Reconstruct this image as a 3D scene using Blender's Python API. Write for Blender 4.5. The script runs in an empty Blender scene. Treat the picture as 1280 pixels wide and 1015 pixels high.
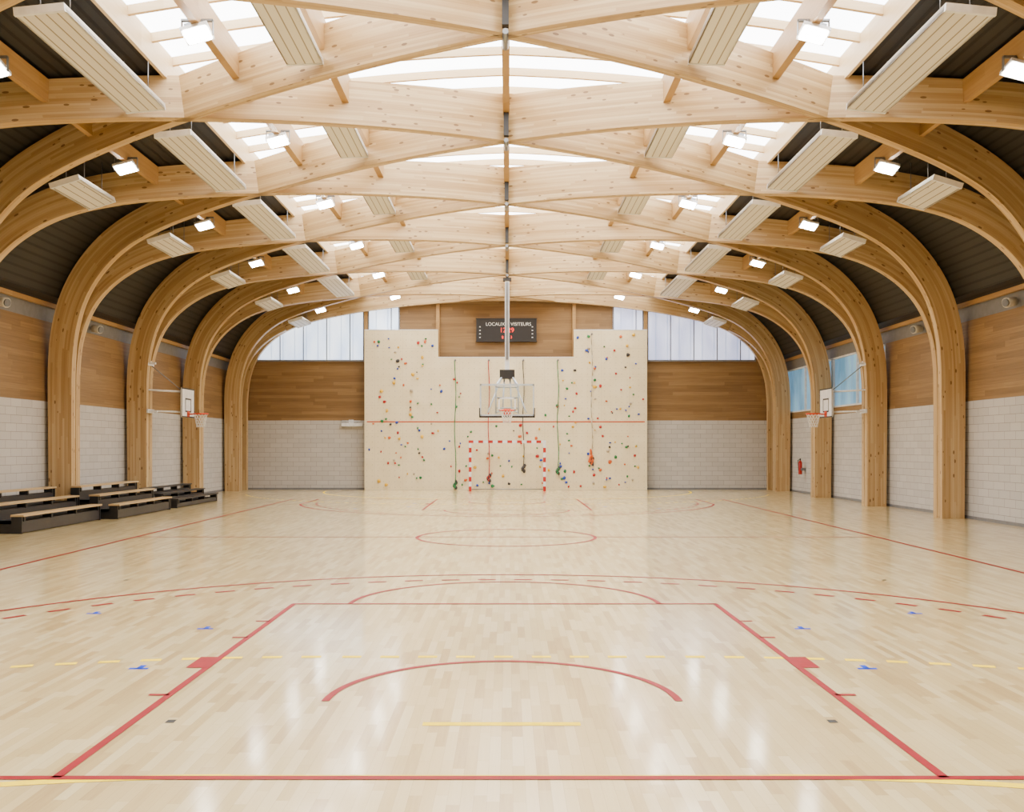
import bpy, math, random
from mathutils import Vector, Matrix
random.seed(7)
D=bpy.data
scene=bpy.context.scene
def lin(c):
    return tuple(((v/255)/12.92 if v/255<=0.04045 else ((v/255+0.055)/1.055)**2.4) for v in c)+(1.0,)
# ---------------------------------------------------------------- materials
class NT:
    def __init__(s,name):
        s.m=D.materials.new(name); s.m.use_nodes=True
        s.t=s.m.node_tree; s.n=s.t.nodes; s.l=s.t.links
        s.b=s.n['Principled BSDF']; s.out=s.n['Material Output']
    def node(s,typ,**kw):
        n=s.n.new(typ)
        for k,v in kw.items(): setattr(n,k,v)
        return n
    def link(s,a,b): s.l.new(a,b)
    def math(s,op,a,b=None,c=None):
        n=s.node('ShaderNodeMath',operation=op)
        for i,v in enumerate([a,b,c]):
            if v is None: continue
            if isinstance(v,(int,float)): n.inputs[i].default_value=v
            else: s.link(v,n.inputs[i])
        return n.outputs[0]
    def comb(s,x,y,z=0.0):
        n=s.node('ShaderNodeCombineXYZ')
        for i,v in enumerate([x,y,z]):
            if isinstance(v,(int,float)): n.inputs[i].default_value=v
            else: s.link(v,n.inputs[i])
        return n.outputs[0]
    def mix(s,f,a,b,mode='MIX'):
        n=s.node('ShaderNodeMix',data_type='RGBA',blend_type=mode)
        for i,v in ((0,f),(6,a),(7,b)):
            if isinstance(v,(int,float)): n.inputs[i].default_value=v
            elif isinstance(v,tuple): n.inputs[i].default_value=v
            else: s.link(v,n.inputs[i])
        return n.outputs[2]
    def noise(s,vec,scale=1,detail=3,rough=.5):
        n=s.node('ShaderNodeTexNoise'); n.inputs['Scale'].default_value=scale
        n.inputs['Detail'].default_value=detail; n.inputs['Roughness'].default_value=rough
        s.link(vec,n.inputs['Vector']); return n.outputs['Fac']
    def white(s,vec):
        n=s.node('ShaderNodeTexWhiteNoise',noise_dimensions='3D'); s.link(vec,n.inputs['Vector']); return n.outputs['Value']
    def ramp(s,f,stops):
        n=s.node('ShaderNodeValToRGB'); r=n.color_ramp
        while len(r.elements)<len(stops): r.elements.new(.5)
        for e,(p,c) in zip(r.elements,stops): e.position=p; e.color=c
        s.link(f,n.inputs[0]); return n.outputs[0]
    def pos(s):
        g=s.node('ShaderNodeNewGeometry'); x=s.node('ShaderNodeSeparateXYZ'); s.link(g.outputs['Position'],x.inputs[0])
        return x.outputs
    def uv(s):
        g=s.node('ShaderNodeUVMap'); x=s.node('ShaderNodeSeparateXYZ'); s.link(g.outputs[0],x.inputs[0]); return x.outputs
    def bump(s,h,strength=.3,dist=.01):
        n=s.node('ShaderNodeBump'); n.inputs['Strength'].default_value=strength; n.inputs['Distance'].default_value=dist
        s.link(h,n.inputs['Height']); s.link(n.outputs[0],s.b.inputs['Normal'])
def simple(name,rgb,rough=.5,metal=0,var=.06,scale=8):
    t=NT(name); c=lin(rgb)
    g=t.node('ShaderNodeNewGeometry')
    f=t.noise(g.outputs['Position'],scale,3)
    d=tuple(v*(1-var*2) for v in c[:3])+(1,); e=tuple(min(1,v*(1+var)) for v in c[:3])+(1,)
    t.link(t.ramp(f,[(.3,d),(.7,e)]),t.b.inputs['Base Color'])
    t.b.inputs['Roughness'].default_value=rough; t.b.inputs['Metallic'].default_value=metal
    return t.m
def emis(name,rgb,strength):
    t=NT(name); t.b.inputs['Base Color'].default_value=lin(rgb)
    t.b.inputs['Emission Color'].default_value=lin(rgb); t.b.inputs['Emission Strength'].default_value=strength
    return t.m
def glulam(name,c1,c2,c3,knot):
    t=NT(name); u,v,_=t.uv()
    lam=t.math('FLOOR',t.math('DIVIDE',v,.045))
    r0=t.white(t.comb(lam,3.3,1.0))
    seg=t.math('FLOOR',t.math('ADD',t.math('DIVIDE',u,2.2),t.math('MULTIPLY',r0,9)))
    r1=t.white(t.comb(lam,seg,5.0))
    grain=t.noise(t.comb(t.math('MULTIPLY',u,1.2),t.math('MULTIPLY',v,38),r1),1,4,.6)
    f=t.math('ADD',t.math('MULTIPLY',r1,.5),t.math('MULTIPLY',grain,.5))
    col=t.ramp(f,[(.2,lin(c1)),(.5,lin(c2)),(.8,lin(c3))])
    edge=t.math('LESS_THAN',t.math('FRACT',t.math('DIVIDE',v,.045)),.06)
    col=t.mix(t.math('MULTIPLY',edge,.3),col,lin(knot))
    vo=t.node('ShaderNodeTexVoronoi'); vo.inputs['Scale'].default_value=1
    t.link(t.comb(t.math('MULTIPLY',u,3.4),t.math('MULTIPLY',v,8)),vo.inputs['Vector'])
    sx=t.node('ShaderNodeSeparateColor'); t.link(vo.outputs['Color'],sx.inputs[0])
    k=t.math('MULTIPLY',t.math('LESS_THAN',vo.outputs['Distance'],.17),t.math('GREATER_THAN',sx.outputs[0],.35))
    col=t.mix(t.math('MULTIPLY',k,.8),col,lin(knot))
    t.link(col,t.b.inputs['Base Color']); t.b.inputs['Roughness'].default_value=.42
    return t.m
M={}
M['glulam']=glulam('glulam_spruce',(168,134,86),(188,156,108),(204,176,130),(96,62,30))
# wall boards
def boards(name,cols,row,seg,groove=.05):
    t=NT(name); x,y,z=t.pos(); h=t.math('ADD',x,y)
    rw=t.math('FLOOR',t.math('DIVIDE',z,row)); r0=t.white(t.comb(rw,1.3,2.0))
    sg=t.math('FLOOR',t.math('ADD',t.math('DIVIDE',h,seg),t.math('MULTIPLY',r0,7)))
    r1=t.white(t.comb(rw,sg,1.0))
    g=t.noise(t.comb(t.math('MULTIPLY',h,.9),t.math('MULTIPLY',z,26),r1),1,4,.6)
    f=t.math('ADD',t.math('MULTIPLY',r1,.3),t.math('MULTIPLY',g,.7))
    c=t.ramp(f,[(.15,lin(cols[0])),(.5,lin(cols[1])),(.85,lin(cols[2]))])
    e=t.math('LESS_THAN',t.math('FRACT',t.math('DIVIDE',z,row)),groove)
    c=t.mix(t.math('MULTIPLY',e,.3),c,lin((70,42,20)))
    t.link(c,t.b.inputs['Base Color']); t.b.inputs['Roughness'].default_value=.5
    return t.m
M['boards']=boards('larch_board_wall',[(108,80,46),(132,101,62),(156,124,80)],.14,2.4)
def block():
    t=NT('painted_blockwork'); x,y,z=t.pos(); h=t.math('ADD',x,y)
    b=t.node('ShaderNodeTexBrick'); b.offset=.5
    t.link(t.comb(h,z),b.inputs['Vector'])
    b.inputs['Scale'].default_value=1; b.inputs['Brick Width'].default_value=.5; b.inputs['Row Height'].default_value=.2
    b.inputs['Mortar Size'].default_value=.007; b.inputs['Mortar Smooth'].default_value=.3
    b.inputs['Color1'].default_value=lin((192,188,182)); b.inputs['Color2'].default_value=lin((183,179,173)); b.inputs['Mortar'].default_value=lin((140,134,127))
    t.link(b.outputs['Color'],t.b.inputs['Base Color']); t.b.inputs['Roughness'].default_value=.8
    return t.m
M['block']=block()
def floor():
    t=NT('maple_sports_parquet'); x,y,z=t.pos()
    W=.068
    i=t.math('FLOOR',t.math('DIVIDE',x,W)); r0=t.white(t.comb(i,.7,2.0))
    yy=t.math('ADD',t.math('DIVIDE',y,.55),t.math('MULTIPLY',r0,11)); j=t.math('FLOOR',yy)
    r=t.white(t.comb(i,j,4.0))
    g=t.noise(t.comb(t.math('MULTIPLY',x,60),t.math('MULTIPLY',y,2.5),r),1,3,.6)
    f=t.math('ADD',t.math('MULTIPLY',r,.7),t.math('MULTIPLY',g,.3))
    c=t.ramp(f,[(.08,lin((176,146,94))),(.3,lin((197,171,116))),(.6,lin((207,183,130))),(.9,lin((218,198,150)))])
    e=t.math('MAXIMUM',t.math('LESS_THAN',t.math('FRACT',t.math('DIVIDE',x,W)),.035),t.math('LESS_THAN',t.math('FRACT',yy),.005))
    c=t.mix(t.math('MULTIPLY',e,.35),c,lin((130,96,50)))
    t.link(c,t.b.inputs['Base Color'])
    n=t.noise(t.comb(t.math('MULTIPLY',x,1.3),t.math('MULTIPLY',y,1.3),0.0),1,3)
    t.b.inputs['Roughness'].default_value=.35
    t.b.inputs['Specular IOR Level'].default_value=.3
    t.b.inputs['Coat Weight'].default_value=.85
    t.link(t.math('ADD',.07,t.math('MULTIPLY',n,.1)),t.b.inputs['Coat Roughness'])
    t.bump(t.math('MULTIPLY',r,1.0),.06,.002)
    return t.m
M['floor']=floor()
def deck():
    t=NT('dark_ribbed_roof_deck'); u,v,_=t.uv()
    w=t.math('FRACT',t.math('DIVIDE',v,.2))
    s=t.math('LESS_THAN',w,.3)
    c=t.mix(s,lin((38,37,36)),lin((18,17,17)))
    t.link(c,t.b.inputs['Base Color']); t.b.inputs['Roughness'].default_value=.5
    t.b.inputs['Specular IOR Level'].default_value=.25
    t.bump(s,.6,.03)
    return t.m
M['deck']=deck()
def skyl():
    t=NT('translucent_skylight_sheet'); x,y,z=t.pos()
    n=t.noise(t.comb(t.math('MULTIPLY',x,.25),t.math('MULTIPLY',y,.5),0.0),1,2)
    c=t.ramp(n,[(.3,(.86,.93,1,1)),(.7,(.93,.97,1,1))])
    t.link(c,t.b.inputs['Emission Color']); t.b.inputs['Emission Strength'].default_value=11.0
    t.b.inputs['Base Color'].default_value=(.8,.8,.8,1)
    return t.m
M['sky']=skyl()
def poly(name,ca,cb,st):
    t=NT(name); x,y,z=t.pos(); h=t.math('ADD',x,y)
    n=t.noise(t.comb(t.math('MULTIPLY',h,1.2),t.math('MULTIPLY',z,.5),0.0),1,3)
    s=t.math('LESS_THAN',t.math('FRACT',t.math('DIVIDE',h,.5)),.09)
    c=t.ramp(n,[(.35,lin(ca)),(.65,lin(cb))])
    c=t.mix(t.math('MULTIPLY',s,.5),c,lin((110,130,165)))
    t.link(c,t.b.inputs['Emission Color']); t.link(c,t.b.inputs['Base Color'])
    t.b.inputs['Emission Strength'].default_value=st; t.b.inputs['Roughness'].default_value=.3
    return t.m
M['poly']=poly('polycarbonate_glazing',(180,200,232),(224,236,250),2.6)
M['polyr']=poly('polycarbonate_glazing_tinted',(165,172,208),(208,214,238),1.8)
M['polyb']=poly('polycarbonate_glazing_blue',(80,130,165),(130,175,205),.8)
def climb():
    t=NT('cream_climbing_panel'); x,y,z=t.pos()
    def line(c,p,w): return t.math('LESS_THAN',t.math('FRACT',t.math('DIVIDE',c,p)),w)
    seam=t.math('MAXIMUM',line(t.math('ADD',x,20.03),1.2,.012),line(z,1.2,.012))
    fx=t.math('SUBTRACT',t.math('FRACT',t.math('DIVIDE',t.math('ADD',x,20.0),.24)),.5)
    fz=t.math('SUBTRACT',t.math('FRACT',t.math('DIVIDE',z,.24)),.5)
    d=t.math('ADD',t.math('MULTIPLY',fx,fx),t.math('MULTIPLY',fz,fz))
    dot=t.math('LESS_THAN',d,.006)
    n=t.noise(t.comb(x,z,0.0),1.5,4)
    c=t.ramp(n,[(.3,lin((226,208,166))),(.7,lin((234,218,180)))])
    c=t.mix(t.math('MULTIPLY',seam,.2),c,lin((150,130,100)))
    c=t.mix(t.math('MULTIPLY',dot,.35),c,lin((120,105,80)))
    t.link(c,t.b.inputs['Base Color']); t.b.inputs['Roughness'].default_value=.6
    return t.m
M['climb']=climb()
def radiant():
    t=NT('cream_radiant_panel'); u,v,_=t.uv()
    x,y,z=t.pos()
    s=t.math('LESS_THAN',t.math('FRACT',t.math('DIVIDE',t.math('ADD',x,30.0),.15)),.14)
    c=t.mix(s,lin((222,216,204)),lin((140,128,110)))
    t.link(c,t.b.inputs['Base Color']); t.b.inputs['Roughness'].default_value=.45
    return t.m
M['radiant']=radiant()
M['purlin']=boards('purlin_timber',[(154,116,66),(170,132,80),(186,150,98)],.6,3.0,0)
M['rafter']=boards('rafter_timber',[(192,162,118),(206,178,134),(218,192,150)],.6,3.0,0)
M['red']=simple('red_line_paint',(140,26,34),.5)
M['yellow']=simple('yellow_line_paint',(242,206,0),.7)
M['blue']=simple('blue_line_paint',(10,60,190),.5)
for k in ('red','yellow','blue'): M[k].node_tree.nodes['Principled BSDF'].inputs['Specular IOR Level'].default_value=.15
M['black']=simple('black_steel',(26,25,26),.45)
M['charcoal']=simple('charcoal_panel',(44,40,39),.5)
M['white']=simple('white_enamel',(230,230,230),.4)
M['framegrey']=simple('light_grey_enamel',(188,194,200),.4)
M['grey']=simple('grey_metal_strip',(120,120,122),.5)
M['steel']=simple('galvanised_steel',(130,132,135),.35,.7)
M['seat']=boards('bench_seat_wood',[(166,136,92),(182,153,108),(196,170,126)],.5,2.0,0)
M['orange']=simple('orange_rim',(214,60,10),.4)
M['goalred']=simple('goal_red',(180,22,16),.4)
M['net']=simple('net_cord',(225,222,215),.8)
M['extred']=simple('extinguisher_red',(180,20,16),.35)
M['redline']=simple('climbing_height_line',(196,66,32),.5)
M['led']=emis('red_led',(255,30,14),1.6)
M['ledw']=emis('white_lettering',(215,215,210),.2)
M['lamp']=emis('floodlight_lens',(255,250,240),110)
M['bcream']=simple('plastic_cream',(200,194,180),.5)
h={'hb':(15,60,165),'hr':(180,25,25),'hy':(225,175,10),'hg':(25,120,65),'ho':(210,90,20),'hk':(50,45,45),'hw':(180,165,140)}
for k,v in h.items(): M[k]=simple('resin_hold_'+k,v,.6)
def glass():
    t=NT('acrylic_backboard'); tr=t.node('ShaderNodeBsdfTransparent'); gl=t.node('ShaderNodeBsdfGlossy'); gl.inputs['Roughness'].default_value=.08
    tr.inputs[0].default_value=(.95,.97,.97,1)
    mx=t.node('ShaderNodeMixShader'); mx.inputs[0].default_value=.08
    t.link(tr.outputs[0],mx.inputs[1]); t.link(gl.outputs[0],mx.inputs[2]); t.link(mx.outputs[0],t.out.inputs[0]); return t.m
M['glass']=glass()
# ---------------------------------------------------------------- mesh builder
class MB:
    def __init__(s): s.v=[];s.f=[];s.mi=[];s.mats=[];s.sm=[];s.uv=[]
    def m(s,k):
        if k not in s.mats: s.mats.append(k)
        return s.mats.index(k)
    def face(s,idx,k,sm=False,uv=None): s.f.append(idx); s.mi.append(s.m(k)); s.sm.append(sm); s.uv.append(uv)
    def quad(s,pts,k,uv=None):
        b=len(s.v); s.v+= [tuple(p) for p in pts]; s.face(list(range(b,b+len(pts))),k,False,uv)
    def box(s,lo,hi,k,rot=None,org=None,bev=0):
        x0,y0,z0=lo;x1,y1,z1=hi
        P=[(x0,y0,z0),(x1,y0,z0),(x1,y1,z0),(x0,y1,z0),(x0,y0,z1),(x1,y0,z1),(x1,y1,z1),(x0,y1,z1)]
        if rot is not None:
            o=Vector(org); P=[tuple(rot@(Vector(p)-o)+o) for p in P]
        b=len(s.v); s.v+=P
        for q in ((0,3,2,1),(4,5,6,7),(0,1,5,4),(1,2,6,5),(2,3,7,6),(3,0,4,7)):
            L=[x1-x0,y1-y0,z1-z0]; ax=L.index(max(L)); ot=[a for a in range(3) if a!=ax]
            lp=[((x0,y0,z0),(x1,y0,z0),(x1,y1,z0),(x0,y1,z0),(x0,y0,z1),(x1,y0,z1),(x1,y1,z1),(x0,y1,z1))[i] for i in q]
            s.face([b+i for i in q],k,False,[(p[ax],p[ot[0]]+p[ot[1]]) for p in lp])
    def cyl(s,a,b_,r,k,n=10,r2=None,cap=True):
        a=Vector(a);b_=Vector(b_);d=(b_-a).normalized(); r2=r if r2 is None else r2
        t=Vector((0,0,1)) if abs(d.z)<.9 else Vector((1,0,0)); x=d.cross(t).normalized(); y=d.cross(x)
        b=len(s.v)
        for i in range(n):
            an=2*math.pi*i/n; o=x*math.cos(an)+y*math.sin(an)
            s.v.append(tuple(a+o*r)); s.v.append(tuple(b_+o*r2))
        for i in range(n):
            j=(i+1)%n; s.face([b+2*i,b+2*i+1,b+2*j+1,b+2*j],k,True)
        if cap:
            s.face([b+2*i for i in range(n)],k); s.face([b+2*i+1 for i in range(n)][::-1],k)
    def tube(s,pts,r,k,n=6):
        for a,b in zip(pts[:-1],pts[1:]): s.cyl(a,b,r,k,n,cap=True)
    def torus(s,c,R,r,k,n=32,m=8,axis='Z'):
        b=len(s.v)
        for i in range(n):
            a=2*math.pi*i/n
            for j in range(m):
                e=2*math.pi*j/m; q=R+r*math.cos(e)
                p=(q*math.cos(a),q*math.sin(a),r*math.sin(e))
                if axis=='Y': p=(p[0],p[2],p[1])
                s.v.append((c[0]+p[0],c[1]+p[1],c[2]+p[2]))
        for i in range(n):
            for j in range(m):
                s.face([b+i*m+j,b+((i+1)%n)*m+j,b+((i+1)%n)*m+(j+1)%m,b+i*m+(j+1)%m],k,True)
    def blob(s,c,sx,sy,sz,k,n=8,m=5,jit=.25):
        b=len(s.v); s.v.append((c[0],c[1],c[2]+sz))
        for i in range(1,m):
            th=math.pi*i/m
            for j in range(n):
                ph=2*math.pi*j/n; q=1+random.uniform(-jit,jit)
                s.v.append((c[0]+sx*q*math.sin(th)*math.cos(ph),c[1]+sy*q*math.sin(th)*math.sin(ph),c[2]+sz*q*math.cos(th)))
        s.v.append((c[0],c[1],c[2]-sz)); last=len(s.v)-1
        for j in range(n):
            s.face([b,b+1+j,b+1+(j+1)%n],k,True)
            s.face([last,b+1+(m-2)*n+(j+1)%n,b+1+(m-2)*n+j],k,True)
        for i in range(m-2):
            for j in range(n):
                a=b+1+i*n+j; a2=b+1+i*n+(j+1)%n
                s.face([a,a+n,a2+n,a2],k,True)
    def build(s,name,parent=None):
        me=D.meshes.new(name); me.from_pydata(s.v,[],s.f); me.update()
        for k in s.mats: me.materials.append(M[k])
        me.polygons.foreach_set('material_index',s.mi); me.polygons.foreach_set('use_smooth',s.sm)
        if any(u is not None for u in s.uv):
            L=me.uv_layers.new(name='UVMap')
            for p,u in zip(me.polygons,s.uv):
                if u is None: continue
                for li,c in zip(p.loop_indices,u): L.data[li].uv=c
        o=D.objects.new(name,me); scene.collection.objects.link(o)
        if parent: o.parent=parent
        return o
# ---------------------------------------------------------------- arch profile
ctrl=[(11.1,0),(11.1,1.5),(11.1,3.0),(11.08,4.0),(10.97,4.8),(10.68,5.58),(10.15,6.25),(9.4,6.78),(8.4,7.15),(7.2,7.42),(5.9,7.64),(4,7.87),(2,8.02),(0,8.07)]
def crom(P,k=6):
    out=[]; Q=[(2*P[0][0]-P[1][0],2*P[0][1]-P[1][1])]+P+[(-P[-2][0],P[-2][1])]
    for i in range(1,len(Q)-2):
        for j in range(k):
            t=j/k; r=[]
            for c in (0,1):
                a,b,d,e=Q[i-1][c],Q[i][c],Q[i+1][c],Q[i+2][c]
                r.append(.5*((2*b)+(-a+d)*t+(2*a-5*b+4*d-e)*t*t+(-a+3*b-3*d+e)*t**3))
            out.append(tuple(r))
    out.append(P[-1]); return out
half=crom(ctrl)
full=half+[(-x,z) for x,z in half[-2::-1]]
def depth(x,z):
    if abs(x)>10.9: return .58+.04*min(1,z/5)
    t=(10.9-abs(x))/10.9; return .62+.31*t**1.15
inn=[];ext=[];arc=[0]
for i,(x,z) in enumerate(full):
    a=full[max(0,i-1)];b=full[min(len(full)-1,i+1)]
    tx,tz=b[0]-a[0],b[1]-a[1]; L=math.hypot(tx,tz); nx,nz=tz/L,-tx/L
    d=depth(x,z); inn.append((x,z)); ext.append((x+nx*d,z+nz*d))
    if i: arc.append(arc[-1]+math.hypot(x-full[i-1][0],z-full[i-1][1]))
ext[0]=(ext[0][0],0);ext[-1]=(ext[-1][0],0)
extr=[p for p in ext if p[0]>=-1e-6]
def extz(x):
    x=abs(x)
    for a,b in zip(extr[:-1],extr[1:]):
        if b[0]<=x<=a[0] and a[0]>b[0]:
            t=(a[0]-x)/(a[0]-b[0]); return a[1]+(b[1]-a[1])*t
    return extr[-1][1]
YMIN,YMAX=-2.0,40.3
TH=.11
def arch(name,yf,th=TH):
    mb=MB(); run=[]
    for i in range(len(inn)):
        y=yf(inn[i][0])
        if YMIN<=y<=YMAX: run.append((i,y))
    if len(run)<4: return
    for i,y in run:
        (xi,zi),(xe,ze)=inn[i],ext[i]
        mb.v+=[(xi,y-th,zi),(xi,y+th,zi),(xe,y+th,ze),(xe,y-th,ze)]
    off=random.uniform(0,50)
    for q in range(len(run)-1):
        i=run[q][0]; j=run[q+1][0]; u0=arc[i]+off;u1=arc[j]+off
        a=4*q;c=a+4
        d0=depth(*inn[i]);d1=depth(*inn[j])
        mb.face([a,c,c+1,a+1],'glulam',True,[(u0,5),(u1,5),(u1,5+2*th),(u0,5+2*th)])
        mb.face([a+1,c+1,c+2,a+2],'glulam',True,[(u0,9+0),(u1,9+0),(u1,9+d1),(u0,9+d0)])
        mb.face([a+2,c+2,c+3,a+3],'glulam',True,[(u0,15),(u1,15),(u1,15+2*th),(u0,15+2*th)])
        mb.face([a+3,c+3,c,a],'glulam',True,[(u0,d0),(u1,d1),(u1,0),(u0,0)])
    e=4*(len(run)-1)
    mb.face([0,1,2,3],'glulam',False,[(0,0),(.2,0),(.2,.6),(0,.6)]); mb.face([e+3,e+2,e+1,e],'glulam',False,[(0,0),(.2,0),(.2,.6),(0,.6)])
    o=mb.build(name)
    o.data.set_sharp_from_angle(angle=math.radians(40))
    return o
S=5.0; C0=4.4
cols=[C0+S*k for k in range(-1,8)]
starts=[C0+S*k for k in range(-3,8)]
for a in starts:
    arch('glulam_arch',lambda x,a=a:a+.13+(x+11.1)/22.2*(10-.26))
    arch('glulam_arch',lambda x,a=a:a+.13+(11.1-x)/22.2*(10-.26))
YMAX=41;arch('glulam_arch',lambda x:40.45,.1)
# ---------------------------------------------------------------- shell
WX=11.8; Y0=-2.4; Y1=40.7
mb=MB(); mb.box((-12,Y0-.2,-.2),(12,Y1+.2,0),'floor'); mb.build('floor')
def sidewall(name,s,winbays):
    mb=MB(); 
    def bx(y0,y1,z0,z1,k,d0=0,d1=.2):
        x0,x1=sorted((s*(WX+d0),s*(WX+d1))); mb.box((x0,y0,z0),(x1,y1,z1),k)
    bx(Y0,Y1,0,3.0,'block')
    bx(Y0,winbays,3.0,5.05,'boards')
    if winbays<Y1:
        bx(winbays,Y1,3.0,3.25,'boards')
    bx(Y0,Y1,5.05,5.5,'grey',.02)
    return mb.build(name)
sidewall('wall_left',-1,Y1)
sidewall('wall_right',1,29.5)
for n,(a,b) in enumerate([(29.5,34.4),(34.4,Y1)]):
    mb=MB(); mb.box((WX+.08,a,3.25),(WX+.14,b,5.05),'polyb')
    for y in (a+.03,(a+b)/2,b-.09): mb.box((WX+.0,y,3.25),(WX+.08,y+.06,5.05),'white')
    mb.box((WX,a,3.25),(WX+.08,b,3.31),'white'); mb.box((WX,a,4.99),(WX+.08,b,5.05),'white')
    mb.build('window_%d'%(n+1))
for s,nm in ((-1,'left'),(1,'right')):
    mb=MB(); x0,x1=sorted((s*(WX-.1),s*WX))
    mb.box((x0,Y0,5.42),(x1,Y1-.3,5.56),'purlin')
    mb.build('trim_1' if s<0 else 'trim_2')
    mb=MB(); x0,x1=sorted((s*(WX-.02),s*WX)); mb.box((x0,Y0,0),(x1,Y1,.08),'grey'); mb.build('baseboard_'+nm)
def topz(x): 
    ax=abs(x)
    return extz(min(ax,11.5))+(.4 if ax<6 else .06) if ax<11.5 else 5.5
def gable(name,y,face):
    mb=MB()
    pts=[-11.8,-11.5]+[-11.4+.3*i for i in range(77)]+[11.5,11.8]
    for a,b in zip(pts[:-1],pts[1:]):
        for z0,z1a,z1b,k in ((0,2.97,2.97,'block'),(2.97,max(3,topz(a)),max(3,topz(b)),'boards')):
            for yy in (y,y+.2):
                P=[(a,yy,z0),(b,yy,z0),(b,yy,z1b),(a,yy,z1a)]
                mb.quad(P,k)
    mb.build(name)
gable('wall_far',Y1,-1); gable('wall_near',Y0-.2,1)
mb=MB(); mb.box((-11.8,Y1-.02,0),(11.8,Y1,.08),'grey'); mb.build('baseboard_far')
def gwin(name,x0,x1,zb,mat):
    mb=MB(); n=max(3,int((x1-x0)/.15)); y=Y1-.05
    xs=[x0+(x1-x0)*i/n for i in range(n+1)]
    for a,b in zip(xs[:-1],xs[1:]):
        za,zc=extz(min(abs(a),11))-.05,extz(min(abs(b),11))-.05
        if min(za,zc)<zb: continue
        mb.quad([(a,y,zb),(b,y,zb),(b,y,zc),(a,y,za)],mat)
        mb.quad([(a,y+.04,zb),(b,y+.04,zb),(b,y+.04,zc),(a,y+.04,za)],mat)
    mb.box((x0,y-.06,zb-.07),(x1,y+.03,zb),'grey')
    for X in (x0,x1-.05): mb.box((X,y-.05,zb),(X+.05,y+.03,max(zb+.1,extz(X)-.1)),'grey')
    i=1
    while x0+i*1.0<x1-.3:
        X=x0+i*1.0; mb.box((X-.02,y-.03,zb),(X+.02,y,max(zb+.05,extz(X)-.1)),'grey'); i+=1
    mb.build(name)
gwin('window_3',-10.75,-6.14,5.57,'poly'); gwin('window_4',-5.98,-4.62,6.7,'poly')
gwin('window_5',4.52,5.84,6.7,'polyr'); gwin('window_6',6.0,10.65,5.57,'polyr')
mb=MB()
for X in (-6.06,5.92): mb.box((X-.07,Y1-.14,5.4),(X+.07,Y1-.01,8.3),'purlin')
for X in (-2.98,2.86): mb.box((X-.07,Y1-.14,5.6),(X+.07,Y1-.01,8.7),'purlin')
mb.build('gable_posts')
# ceiling
dk=[(WX,5.5)]+[(x+.03,z+.05) for x,z in extr if z>5.55 and x>6.0 and x<WX-.02]
mb=MB()
for s in (1,-1):
    v=0
    for (xa,za),(xb,zb) in zip(dk[:-1],dk[1:]):
        L=math.hypot(xa-xb,za-zb)
        mb.quad([(s*xa,Y0,za),(s*xb,Y0,zb),(s*xb,Y1,zb),(s*xa,Y1,za)],'deck',[(0,v),(0,v+L),(43,v+L),(43,v)])
        v+=L
    xe,ze=dk[-1]
    xa,xb=sorted((s*xe,s*(xe-.06)))
    mb.box((xa,Y0,ze-.1),(xb,Y1,extz(6)+.42),'rafter')
mb.build('ceiling')
mb=MB()
SH=.48
xs=[-dk[-1][0]+i*(2*dk[-1][0])/40 for i in range(41)]
for a,b in zip(xs[:-1],xs[1:]):
    mb.quad([(a,Y0,extz(a)+SH),(b,Y0,extz(b)+SH),(b,Y1,extz(b)+SH),(a,Y1,extz(a)+SH)],'sky')
mb.build('skylight')
mb=MB()
y=Y0+.4
while y<Y1-.2:
    for a,b in zip(xs[:-1],xs[1:]):
        z0a,z0b=extz(a)+.28,extz(b)+.28
        w=.035
        P=[(a,y-w,z0a),(b,y-w,z0b),(b,y+w,z0b),(a,y+w,z0a)]; Q=[(p[0],p[1],p[2]+.15) for p in P]
        mb.quad(P,'rafter'); mb.quad([P[0],P[1],Q[1],Q[0]],'rafter'); mb.quad([P[3],P[2],Q[2],Q[3]],'rafter')
    y+=1.0
mb.build('skylight_rafters')
mb=MB()
for X in (0,3.05,-3.05,4.65,-4.65,7.75,-7.75):
    zb=extz(X)-(.42 if abs(X)<7 else .4); zt=extz(X)+(.1 if abs(X)<6 else 0)
    w=.065 if abs(X)<7 else .05
    mb.box((X-w,Y0,zb),(X+w,Y1-.4,zt),'purlin')
mb.build('roof_purlins')
for c in cols:
    mb=MB(); mb.box((-.05,c-.3,8.12),(.05,c-.16,8.92),'black'); mb.box((-.05,c+.16,8.12),(.05,c+.3,8.92),'black'); mb.cyl((0,c-.3,8.02),(0,c+.3,8.02),.045,'steel',10)
    mb.build('ridge_steel_bracket')
# ---------------------------------------------------------------- radiant panels, floodlights
def rpanel(x,y0,y1,z,w,tilt=0):
    mb=MB(); o=(x,0,z); R=Matrix.Rotation(tilt,3,'Y')
    mb.box((x-w/2,y0,z),(x+w/2,y1,z+.05),'radiant',R,o)
    for sx in (-1,1): 
        a,b=sorted((x+sx*w/2,x+sx*(w/2-.03))); mb.box((a,y0,z),(b,y1,z+.1),'radiant',R,o)
    mb.box((x-w/2,y0-.05,z-.01),(x+w/2,y0,z+.1),'white',R,o); mb.box((x-w/2,y1,z-.01),(x+w/2,y1+.05,z+.1),'white',R,o)
    for sx in (-.3,.3):
        for yy in (y0+.4,y1-.4): mb.cyl((x+sx*w,yy,z+.04),(x+sx*w,yy,extz(x)-.05),.008,'steel',6)
    mb.build('radiant_heating_panel')
for c in cols[:-1]:
    for s in (-1,1):
        if c>0: rpanel(s*6.2,c-1.75,c+1.88,7.61,.68,s*.10)
        rpanel(s*3.3,c-1.2,c+1.15,8.12,.6,s*.04)
for c in cols:
    for s in (-1,1): rpanel(s*8.6,c-.9,c+.72,6.96,.6,s*.3)
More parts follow.
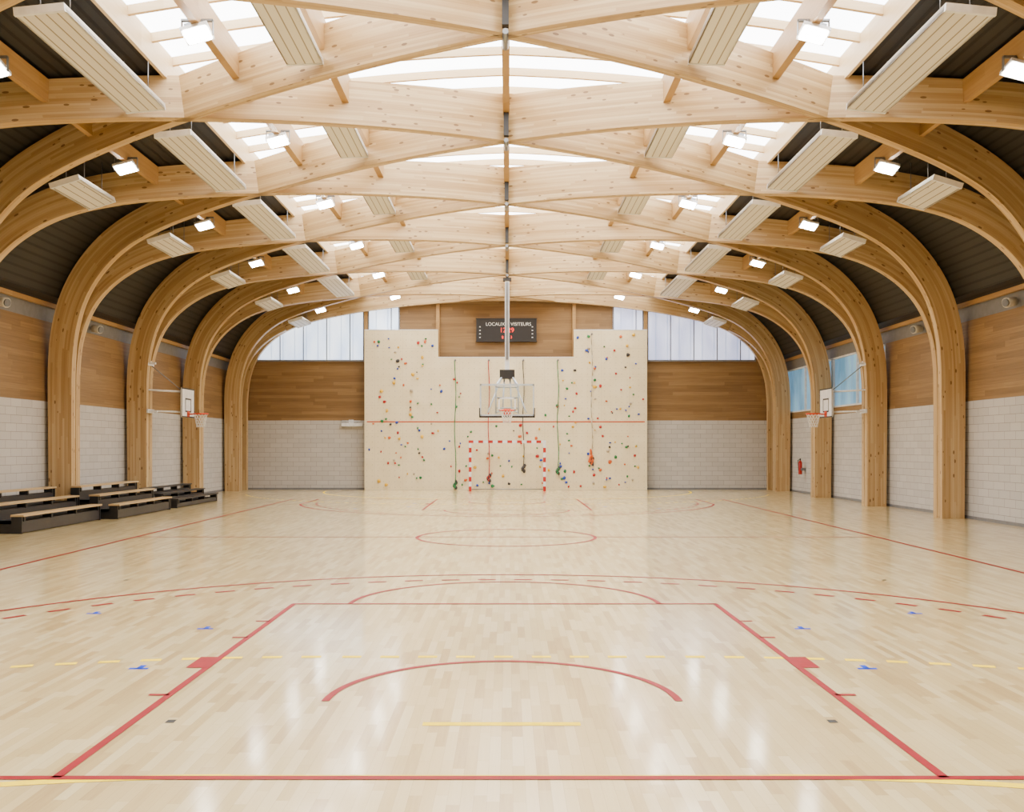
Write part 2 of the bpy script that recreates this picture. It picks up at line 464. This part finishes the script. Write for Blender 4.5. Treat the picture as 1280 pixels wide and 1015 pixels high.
def flood(x,y,z,s):
    mb=MB(); R=Matrix.Rotation(s*.25,3,'Y')@Matrix.Rotation(-.35,3,'X'); o=(x,y,z)
    mb.box((x-.15,y-.11,z+.06),(x+.15,y+.11,z+.16),'steel',R,o)
    mb.box((x-.21,y-.16,z),(x+.21,y+.16,z+.06),'white',R,o)
    mb.box((x-.175,y-.125,z-.02),(x+.175,y+.125,z),'lamp',R,o)
    mb.cyl((x,y,z+.1),(x,y,extz(x)-.3),.02,'steel',8)
    for q in (-.24,.23): mb.box((x+q,y-.03,z),(x+q+.01,y+.03,z+.22),'steel')
    mb.box((x-.24,y-.03,z+.2),(x+.24,y+.03,z+.23),'steel')
    mb.build('floodlight')
for c in cols:
    for s in (-1,1):
        flood(s*7.75,c-.1,7.5,s); 
        flood(s*4.65,c-.1,8.05,s)
# ---------------------------------------------------------------- court lines
def strip(mb,a,b,w,k,z):
    a=Vector((a[0],a[1]));b=Vector((b[0],b[1]));d=(b-a).normalized();n=Vector((-d.y,d.x))*w/2
    mb.quad([(a+n)[:]+(z,),(a-n)[:]+(z,),(b-n)[:]+(z,),(b+n)[:]+(z,)],k)
def arcs(mb,c,r,w,a0,a1,k,z,dash=None):
    n=max(8,int(abs(a1-a0)*r/.12)); 
    if dash:
        L=abs(a1-a0)*r; nd=int(L/(dash*2)); 
        for i in range(nd):
            s=a0+(a1-a0)*(i+.25)/nd; e=a0+(a1-a0)*(i+.75)/nd
            arcs(mb,c,r,w,s,e,k,z)
        return
    if abs(a1-a0)*r<.5: n=3
    for i in range(n):
        t0=a0+(a1-a0)*i/n;t1=a0+(a1-a0)*(i+1)/n
        mb.quad([(c[0]+(r-w/2)*math.cos(t0),c[1]+(r-w/2)*math.sin(t0),z),(c[0]+(r+w/2)*math.cos(t0),c[1]+(r+w/2)*math.sin(t0),z),
                 (c[0]+(r+w/2)*math.cos(t1),c[1]+(r+w/2)*math.sin(t1),z),(c[0]+(r-w/2)*math.cos(t1),c[1]+(r-w/2)*math.sin(t1),z)],k)
mb=MB(); B=5.22; CY=B+14; z=.004; pi=math.pi; LW=.058
for s in (-1,1): strip(mb,(s*7.52,B),(s*7.52,CY*2-B),.07,'red',z)
strip(mb,(-7.5,CY),(7.5,CY),.05,'red',z); arcs(mb,(0,CY),1.8,.07,0,2*pi,'red',z)
for e in (0,1):
    Y=(lambda y:y) if e==0 else (lambda y:2*CY-y)
    sg=1 if e==0 else -1
    strip(mb,(-11.7 if e==0 else -7.5,Y(B)),(11.7 if e==0 else 7.5,Y(B)),LW,'red',z)
    for s in (-1,1):
        strip(mb,(s*2.45,Y(B)),(s*2.45,Y(B+5.8)),LW,'red',z)
        for d in (1.75,3.85,4.7): strip(mb,(s*2.45,Y(B+d)),(s*2.6,Y(B+d)),.05,'red',z)
        strip(mb,(s*2.42,Y(B+2.8)),(s*2.62,Y(B+2.8)),.4,'red',z+.001)
        strip(mb,(s*6.6,Y(B)),(s*6.6,Y(B+2.99)),LW,'red',z)
    strip(mb,(-2.47,Y(B+5.8)),(2.47,Y(B+5.8)),LW,'red',z)
    arcs(mb,(0,Y(B+5.8)),1.8,LW,0,sg*pi,'red',z)
    arcs(mb,(0,Y(B+1.575)),1.27,LW,0,sg*pi,'red',z)
    a=math.acos(6.6/6.75); arcs(mb,(0,Y(B+1.575)),6.75,.065,sg*a,sg*(pi-a),'red',z)
    arcs(mb,(0,Y(B+1.575)),6.25,.075,sg*.05,sg*(pi-.05),'red',z,.25)
mb.build('basketball_court_lines')
mb=MB(); z=.002; G=-.76; HC=G+20; LY=.075
for e in (0,1):
    Y=(lambda y:y) if e==0 else (lambda y:2*HC-y)
    sg=1 if e==0 else -1
    for s in (-1,1):
        arcs(mb,(s*1.5,Y(G)),6,LY,sg*pi/2,sg*(0 if s>0 else pi),'yellow',z)
        arcs(mb,(s*1.5,Y(G)),9,LY,sg*pi/2,sg*((0 if s>0 else pi)+s*.33),'yellow',z,.165)
    strip(mb,(-1.5,Y(G+6)),(1.5,Y(G+6)),.05,'yellow',z)
    x=-1.4
    while x<1.4: strip(mb,(x,Y(G+9)),(x+.165,Y(G+9)),LY,'yellow',z); x+=.33
    strip(mb,(-.52,Y(G+7)),(.52,Y(G+7)),LY,'yellow',z)
    for s in (-1,1):
        for (bx,by) in ((4.5,10.38),(3.0,9.51),(3.0,7.8)):
            strip(mb,(s*bx-.08,Y(by)),(s*bx+.08,Y(by)),.05,'blue',z); strip(mb,(s*bx,Y(by)),(s*bx+s*.0,Y(by+.12)),.05,'blue',z)
        for (bx,by) in ((2.2,6.3),(5.2,13.0)): strip(mb,(s*bx-.03,Y(by)),(s*bx+.03,Y(by)),.07,'black',z)
mb.build('handball_court_lines')
# ---------------------------------------------------------------- climbing wall
CW=40.12
mb=MB(); X0,X1,XA,XB=-6.05,5.92,-2.94,2.82
mb.box((X0,CW,0),(XA,Y1-.36,6.78),'climb'); mb.box((XB,CW,0),(X1,Y1-.36,6.78),'climb'); mb.box((XA,CW,0),(XB,Y1-.36,5.62),'climb')
mb.box((X0+.1,CW-.012,2.88),(X1-.1,CW,2.925),'redline')
for a,b,zt in ((X0,XA,6.78),(XB,X1,6.78),(XA,XB,5.62)): mb.box((a,CW-.01,zt),(b,Y1-.36,zt+.03),'white')
mb.build('climbing_wall')
mb=MB()
hk=list(h.keys()); 
routes=[-5.3,-4.9,-4.3,-3.8,-3.3,-2.2,-1.6,-.8,0,.7,1.4,2.2,2.6,3.4,3.9,4.3,4.9,5.3]
cnt=0
while cnt<240:
    r=random.choice(routes); x=r+random.gauss(0,.28); zz=random.uniform(.15,6.6)
    if x<X0+.15 or x>X1-.15: continue
    if XA-.1<x<XB+.1 and zz>5.4: continue
    if -1.8<x<1.2 and zz>2.9 and random.random()<.75: continue
    s=random.choice([.035,.04,.045,.055,.065]); k=random.choice(hk) if random.random()<.5 else random.choice(['hb','hg','hr','hy'])
    mb.blob((x,CW-.03,zz),s*random.uniform(.8,1.4),.03,s*random.uniform(.8,1.3),k,7,4); cnt+=1
mb.build('climbing_holds')
for x,k in ((-2.2,'hg'),(-.78,'hr'),(.68,'hk'),(2.14,'hg'),(3.57,'ho')):
    mb=MB(); zt=5.5 if x<2.9 else 6.6
    ze={-2.2:.3,-.78:.6,.68:1.0,2.14:.9,3.57:1.3}[x]
    pts=[(x+.03*math.sin(i*.9),CW-.12,ze+(zt-ze)*i/12) for i in range(13)]
    mb.tube(pts,.02,'hw' if k=='ho' else k); mb.cyl((x,CW-.15,zt),(x,CW,zt),.04,'steel',8)
    for i in range(7):
        a=i*.9; mb.blob((x+.05*math.cos(a),CW-.12,ze-.04*i+.05),.06,.04,.08,k if i%2 else 'hk',7,4)
    if k=='ho':
        for i in range(9): mb.blob((x+random.uniform(-.12,.12),CW-.13,ze+random.uniform(-.1,.5)),.055,.05,.08,k,7,4)
    mb.build('climbing_rope')
def text(body,x,y,z,size,mat,parent,name):
    cu=D.curves.new(name,'FONT'); cu.body=body; cu.size=size; cu.align_x='CENTER'; cu.align_y='CENTER'; cu.extrude=.004
    o=D.objects.new(name,cu); scene.collection.objects.link(o); o.rotation_euler=(math.radians(90),0,0); o.location=(x,y,z)
    bpy.context.view_layer.update()
    dg=bpy.context.evaluated_depsgraph_get(); me=D.meshes.new_from_object(o.evaluated_get(dg))
    o2=D.objects.new(name,me); o2.matrix_world=o.matrix_world.copy(); scene.collection.objects.link(o2)
    D.objects.remove(o); me.materials.clear(); me.materials.append(M[mat]); o2.parent=parent
e=D.objects.new('scoreboard',None); scene.collection.objects.link(e)
mb=MB(); mb.box((-1.33,Y1-.2,6.36),(1.25,Y1-.01,7.32),'black')
for a in ((-1.35,6.34,1.27,6.37),(-1.35,7.31,1.27,7.34)): mb.box((a[0],Y1-.22,a[1]),(a[2],Y1-.01,a[3]),'charcoal')
for xx in (-1.2,1.04):
    for zz in (6.5,6.65,6.8,6.95): mb.box((xx,Y1-.205,zz),(xx+.06,Y1-.2,zz+.04),'ledw')
mb.build('housing',e)
text('LOCAUX',-.52,Y1-.21,7.08,.2,'ledw',e,'label_home'); text('VISITEURS',.58,Y1-.21,7.08,.2,'ledw',e,'label_guests')
text('12:29',-.02,Y1-.21,6.82,.28,'led',e,'clock_digits'); text('8      3',-.02,Y1-.21,6.52,.17,'led',e,'period_digits')
# ---------------------------------------------------------------- handball goal
mb=MB(); gy=39.24
def striped(a,b,w=.055):
    a=Vector(a);b=Vector(b);L=(b-a).length;n=int(round(L/.2))
    for i in range(n):
        p=a.lerp(b,i/n);q=a.lerp(b,(i+1)/n)
        lo=[min(p[j],q[j])-(w if abs(p[j]-q[j])<1e-6 else 0) for j in range(3)];hi=[max(p[j],q[j])+(w if abs(p[j]-q[j])<1e-6 else 0) for j in range(3)]
        mb.box(lo,hi,'goalred' if i%2==0 else 'white')
striped((-1.54,gy,0),(-1.54,gy,2.0)); striped((1.54,gy,0),(1.54,gy,2.0)); striped((-1.6,gy,2.05),(1.6,gy,2.05))
for s in (-1.54,1.54):
    mb.tube([(s,gy+.02,1.98),(s,gy+.4,1.9),(s,gy+.7,.05),(s,gy+.02,.05)],.018,'steel')
mb.tube([(-1.54,gy+.7,.05),(1.54,gy+.7,.05)],.018,'steel')
mb.build('handball_goal')
# ---------------------------------------------------------------- baskets
def net(mb,c,R=.22,h=.42):
    n=12; lev=5
    def P(i,l): 
        r=R*(1-.45*(l/lev)**.7); a=2*pi*(i+.5*(l%2))/n; return (c[0]+r*math.cos(a),c[1]+r*math.sin(a),c[2]-h*l/lev)
    for l in range(lev):
        for i in range(n):
            a=P(i,l); 
            j=(i,i-1) if l%2==0 else (i,i+1)
            for q in j: mb.cyl(a,P(q,l+1),.008,'net',4,cap=False)
mb=MB(); by=31.95; 
mb.box((-.9,by,2.9),(.9,by+.02,3.95),'glass')
f=.05
for lo,hi in (((-.92,by-.01,2.88),(.92,by+.04,2.88+f)),((-.92,by-.01,3.95-f),(.92,by+.04,3.96)),((-.92,by-.01,2.88),(-.92+f,by+.04,3.96)),((.92-f,by-.01,2.88),(.92,by+.04,3.96))): mb.box(lo,hi,'framegrey')
mb.box((-.93,by-.02,2.82),(.93,by+.05,2.88),'black'); 
for s in (-1,1): mb.box((s*.925-.018,by-.02,2.83),(s*.925+.018,by+.05,3.15),'black')
for lo,hi in (((-.295,by-.006,3.05),(.295,by-.001,3.1)),((-.295,by-.006,3.45),(.295,by-.001,3.5)),((-.295,by-.006,3.05),(-.245,by-.001,3.5)),((.245,by-.006,3.05),(.295,by-.001,3.5))): mb.box(lo,hi,'white')
mb.box((-.12,by-.15,2.99),(.12,by,3.06),'orange'); mb.box((-.12,by-.02,2.9),(.12,by,3.12),'orange')
mb.torus((0,by-.375,3.05),.23,.022,'orange'); net(mb,(0,by-.375,3.04))
mb.tube([(-.1,by-.15,3.03),(-.16,by-.25,3.04)],.01,'orange');mb.tube([(.1,by-.15,3.03),(.16,by-.25,3.04)],.01,'orange')
my=34.4
mb.box((-.08,my-.08,4.55),(.08,my+.08,7.93),'white')
mb.box((-.05,my-.12,5.0),(.05,my-.08,7.8),'steel')
mb.box((-.27,my-.25,4.3),(.27,my+.12,4.62),'black')
mb.box((-.15,my-.12,7.85),(.15,my+.12,7.96),'black')
for s in (-1,1):
    mb.cyl((s*.2,my-.1,4.35),(s*.38,by+.08,3.9),.035,'framegrey'); mb.cyl((s*.38,by+.08,3.95),(s*.38,by+.08,2.95),.03,'framegrey')
    mb.cyl((s*.2,my-.1,4.35),(s*.65,by+.06,3.0),.025,'framegrey'); mb.cyl((s*.1,my,4.4),(s*.16,my-.6,3.15),.03,'framegrey')
    mb.cyl((s*.16,my-.6,3.15),(s*.38,by+.08,3.0),.025,'framegrey')
    mb.cyl((s*.05,my,5.2),(s*.05,39.1,7.98),.012,'steel',6)
for zz in (3.15,3.5,3.85): mb.cyl((-.38,by+.09,zz),(.38,by+.09,zz),.022,'framegrey'); 
mb.build('basketball_hoop')
for s in (-1,1):
    mb=MB(); X=s*10.3; y0,y1=30.0,31.2; zb=2.78; zt=3.72; t=.025
    def bx(x0,x1,*r):
        a,b=sorted((x0,x1)); mb.box((a,r[0],r[2]),(b,r[1],r[3]),r[4])
    bx(X,X+s*t,y0,y1,zb,zt,'white')
    i=X-s*.004
    for r in ((y0,y1,zb,zb+.04),(y0,y1,zt-.04,zt),(y0,y0+.04,zb,zt),(y1-.04,y1,zb,zt),(30.32,30.88,2.95,3.0),(30.32,30.88,3.35,3.4),(30.32,30.37,2.95,3.4),(30.83,30.88,2.95,3.4)):
        bx(i,X,*r,'black')
    mb.torus((X-s*.4,30.6,2.9),.23,.022,'orange',axis='Z'); net(mb,(X-s*.4,30.6,2.89))
    bx(X-s*.17,X,30.5,30.7,2.87,2.91,'orange'); bx(X-s*.02,X,30.5,30.7,2.8,2.98,'orange')
    xc=s*11.09
    for zz in (2.95,3.6):
        mb.cyl((xc,29.55,zz),(X+s*.05,30.6,zz),.025,'white'); mb.cyl((xc,29.3,zz),(X+s*.05,30.25,zz),.025,'white')
    mb.cyl((xc,29.4,4.4),(X+s*.05,30.5,3.55),.015,'steel'); mb.cyl((X+s*.05,30.1,2.85),(X+s*.05,30.1,3.65),.03,'white'); mb.cyl((X+s*.05,31.0,2.85),(X+s*.05,31.0,3.65),.03,'white')
    for zz in (2.95,3.55): mb.cyl((X+s*.05,30.1,zz),(X+s*.05,31.0,zz),.02,'white')
    bx(xc-s*.3,xc,29.2,29.28,2.9,2.96,'white'); bx(xc-s*.25,xc,29.2,29.28,4.38,4.44,'white'); bx(xc-s*.05,xc,29.15,29.65,4.35,4.5,'white'); bx(xc-s*.05,xc,29.15,29.65,2.88,3.0,'white')
    mb.build('basketball_hoop')
# ---------------------------------------------------------------- bleachers
def bleacher(y0,y1,rows,seatm,name='bleacher_bench'):
    mb=MB()
    for r,(x,z) in enumerate(rows):
        mb.box((x-.14,y0,z-.04),(x+.14,y1,z),seatm)
        mb.box((x-.12,y0+.03,0.02),(x+.08,y1-.03,z-.14),'charcoal')
        n=4
        for i in range(n):
            yy=y0+.1+(y1-y0-.26)*i/(n-1); mb.box((x-.1,yy,z-.15),(x+.1,yy+.06,z-.03),'black')
        if r: 
            xp,zp=rows[r-1]; mb.box((x+.08,y0+.03,max(.02,zp-.2)),(xp-.1,y1-.03,zp-.13),'black')
            for yy in (y0+.03,y1-.08): mb.box((x+.08,yy,0.0),(xp-.12,yy+.05,zp-.13),'black')
        mb.box((x-.12,y0,0),(x+.1,y0+.04,z-.04),'black'); mb.box((x-.12,y1-.04,0),(x+.1,y1,z-.04),'black')
    mb.build(name)
bleacher(19.9,23.75,[(-10.28,.40),(-10.85,.62),(-11.42,.84)],'seat')
bleacher(24.0,27.75,[(-9.95,.38),(-10.45,.62),(-10.93,.84)],'seat')
bleacher(28.3,32.2,[(-9.95,.28),(-10.4,.44),(-10.85,.60)],'charcoal')
# ---------------------------------------------------------------- small fittings
mb=MB(); mb.box((-7.1,Y1-.2,2.72),(-6.2,Y1-.01,2.86),'white'); mb.cyl((-7.1,Y1-.1,2.95),(-6.3,Y1-.1,2.95),.02,'white'); mb.box((-6.8,Y1-.1,2.8),(-6.6,Y1-.01,3.0),'white'); mb.build('electric_heater')
for s in (-1,1):
    mb=MB(); x=s*11.35; mb.cyl((x,Y1-.75,0),(x,Y1-.75,4.3),.055,'black',12)
    for zz in (.6,2,3.4): mb.torus((x,Y1-.75,zz),.06,.015,'steel',16,6)
    mb.cyl((x,Y1-.75,4.3),(s*11.6,Y1-.75,4.9),.055,'black',12); mb.build('drain_pipe')
mb=MB(); mb.cyl((11.6,37.5,.75),(11.6,37.5,1.22),.075,'extred',16); mb.cyl((11.6,37.5,1.22),(11.6,37.5,1.3),.075,'extred',16,.03); mb.cyl((11.6,37.5,1.3),(11.6,37.5,1.38),.03,'black'); mb.tube([(11.6,37.5,1.36),(11.48,37.42,1.3),(11.5,37.4,.9)],.012,'black'); mb.box((11.6,37.42,.9),(11.79,37.58,1.0),'steel'); mb.build('fire_extinguisher')
for s in (-1,1):
    for yy in (21.9,26.9):
        mb=MB(); mb.cyl((s*11.75,yy,5.2),(s*11.5,yy-.1,5.15),.1,'bcream',16,.12); mb.cyl((s*11.5,yy-.1,5.15),(s*11.47,yy-.11,5.145),.09,'steel',16); mb.cyl((s*11.79,yy,5.2),(s*11.75,yy,5.2),.04,'steel'); mb.build('loudspeaker')
# ---------------------------------------------------------------- world + camera
w=D.worlds.new('World'); scene.world=w; w.use_nodes=True
bg=w.node_tree.nodes['Background']; bg.inputs[0].default_value=(.75,.85,1,1); bg.inputs[1].default_value=1.0
cam=D.cameras.new('Camera'); co=D.objects.new('Camera',cam); scene.collection.objects.link(co); scene.camera=co
cam.sensor_width=36; cam.lens=1184/1280*36; cam.shift_y=51.5/1280; cam.shift_x=4.5/1280
co.location=(.045,0,1.824); co.rotation_euler=(math.radians(90),0,0); cam.clip_end=200; cam.clip_start=.05
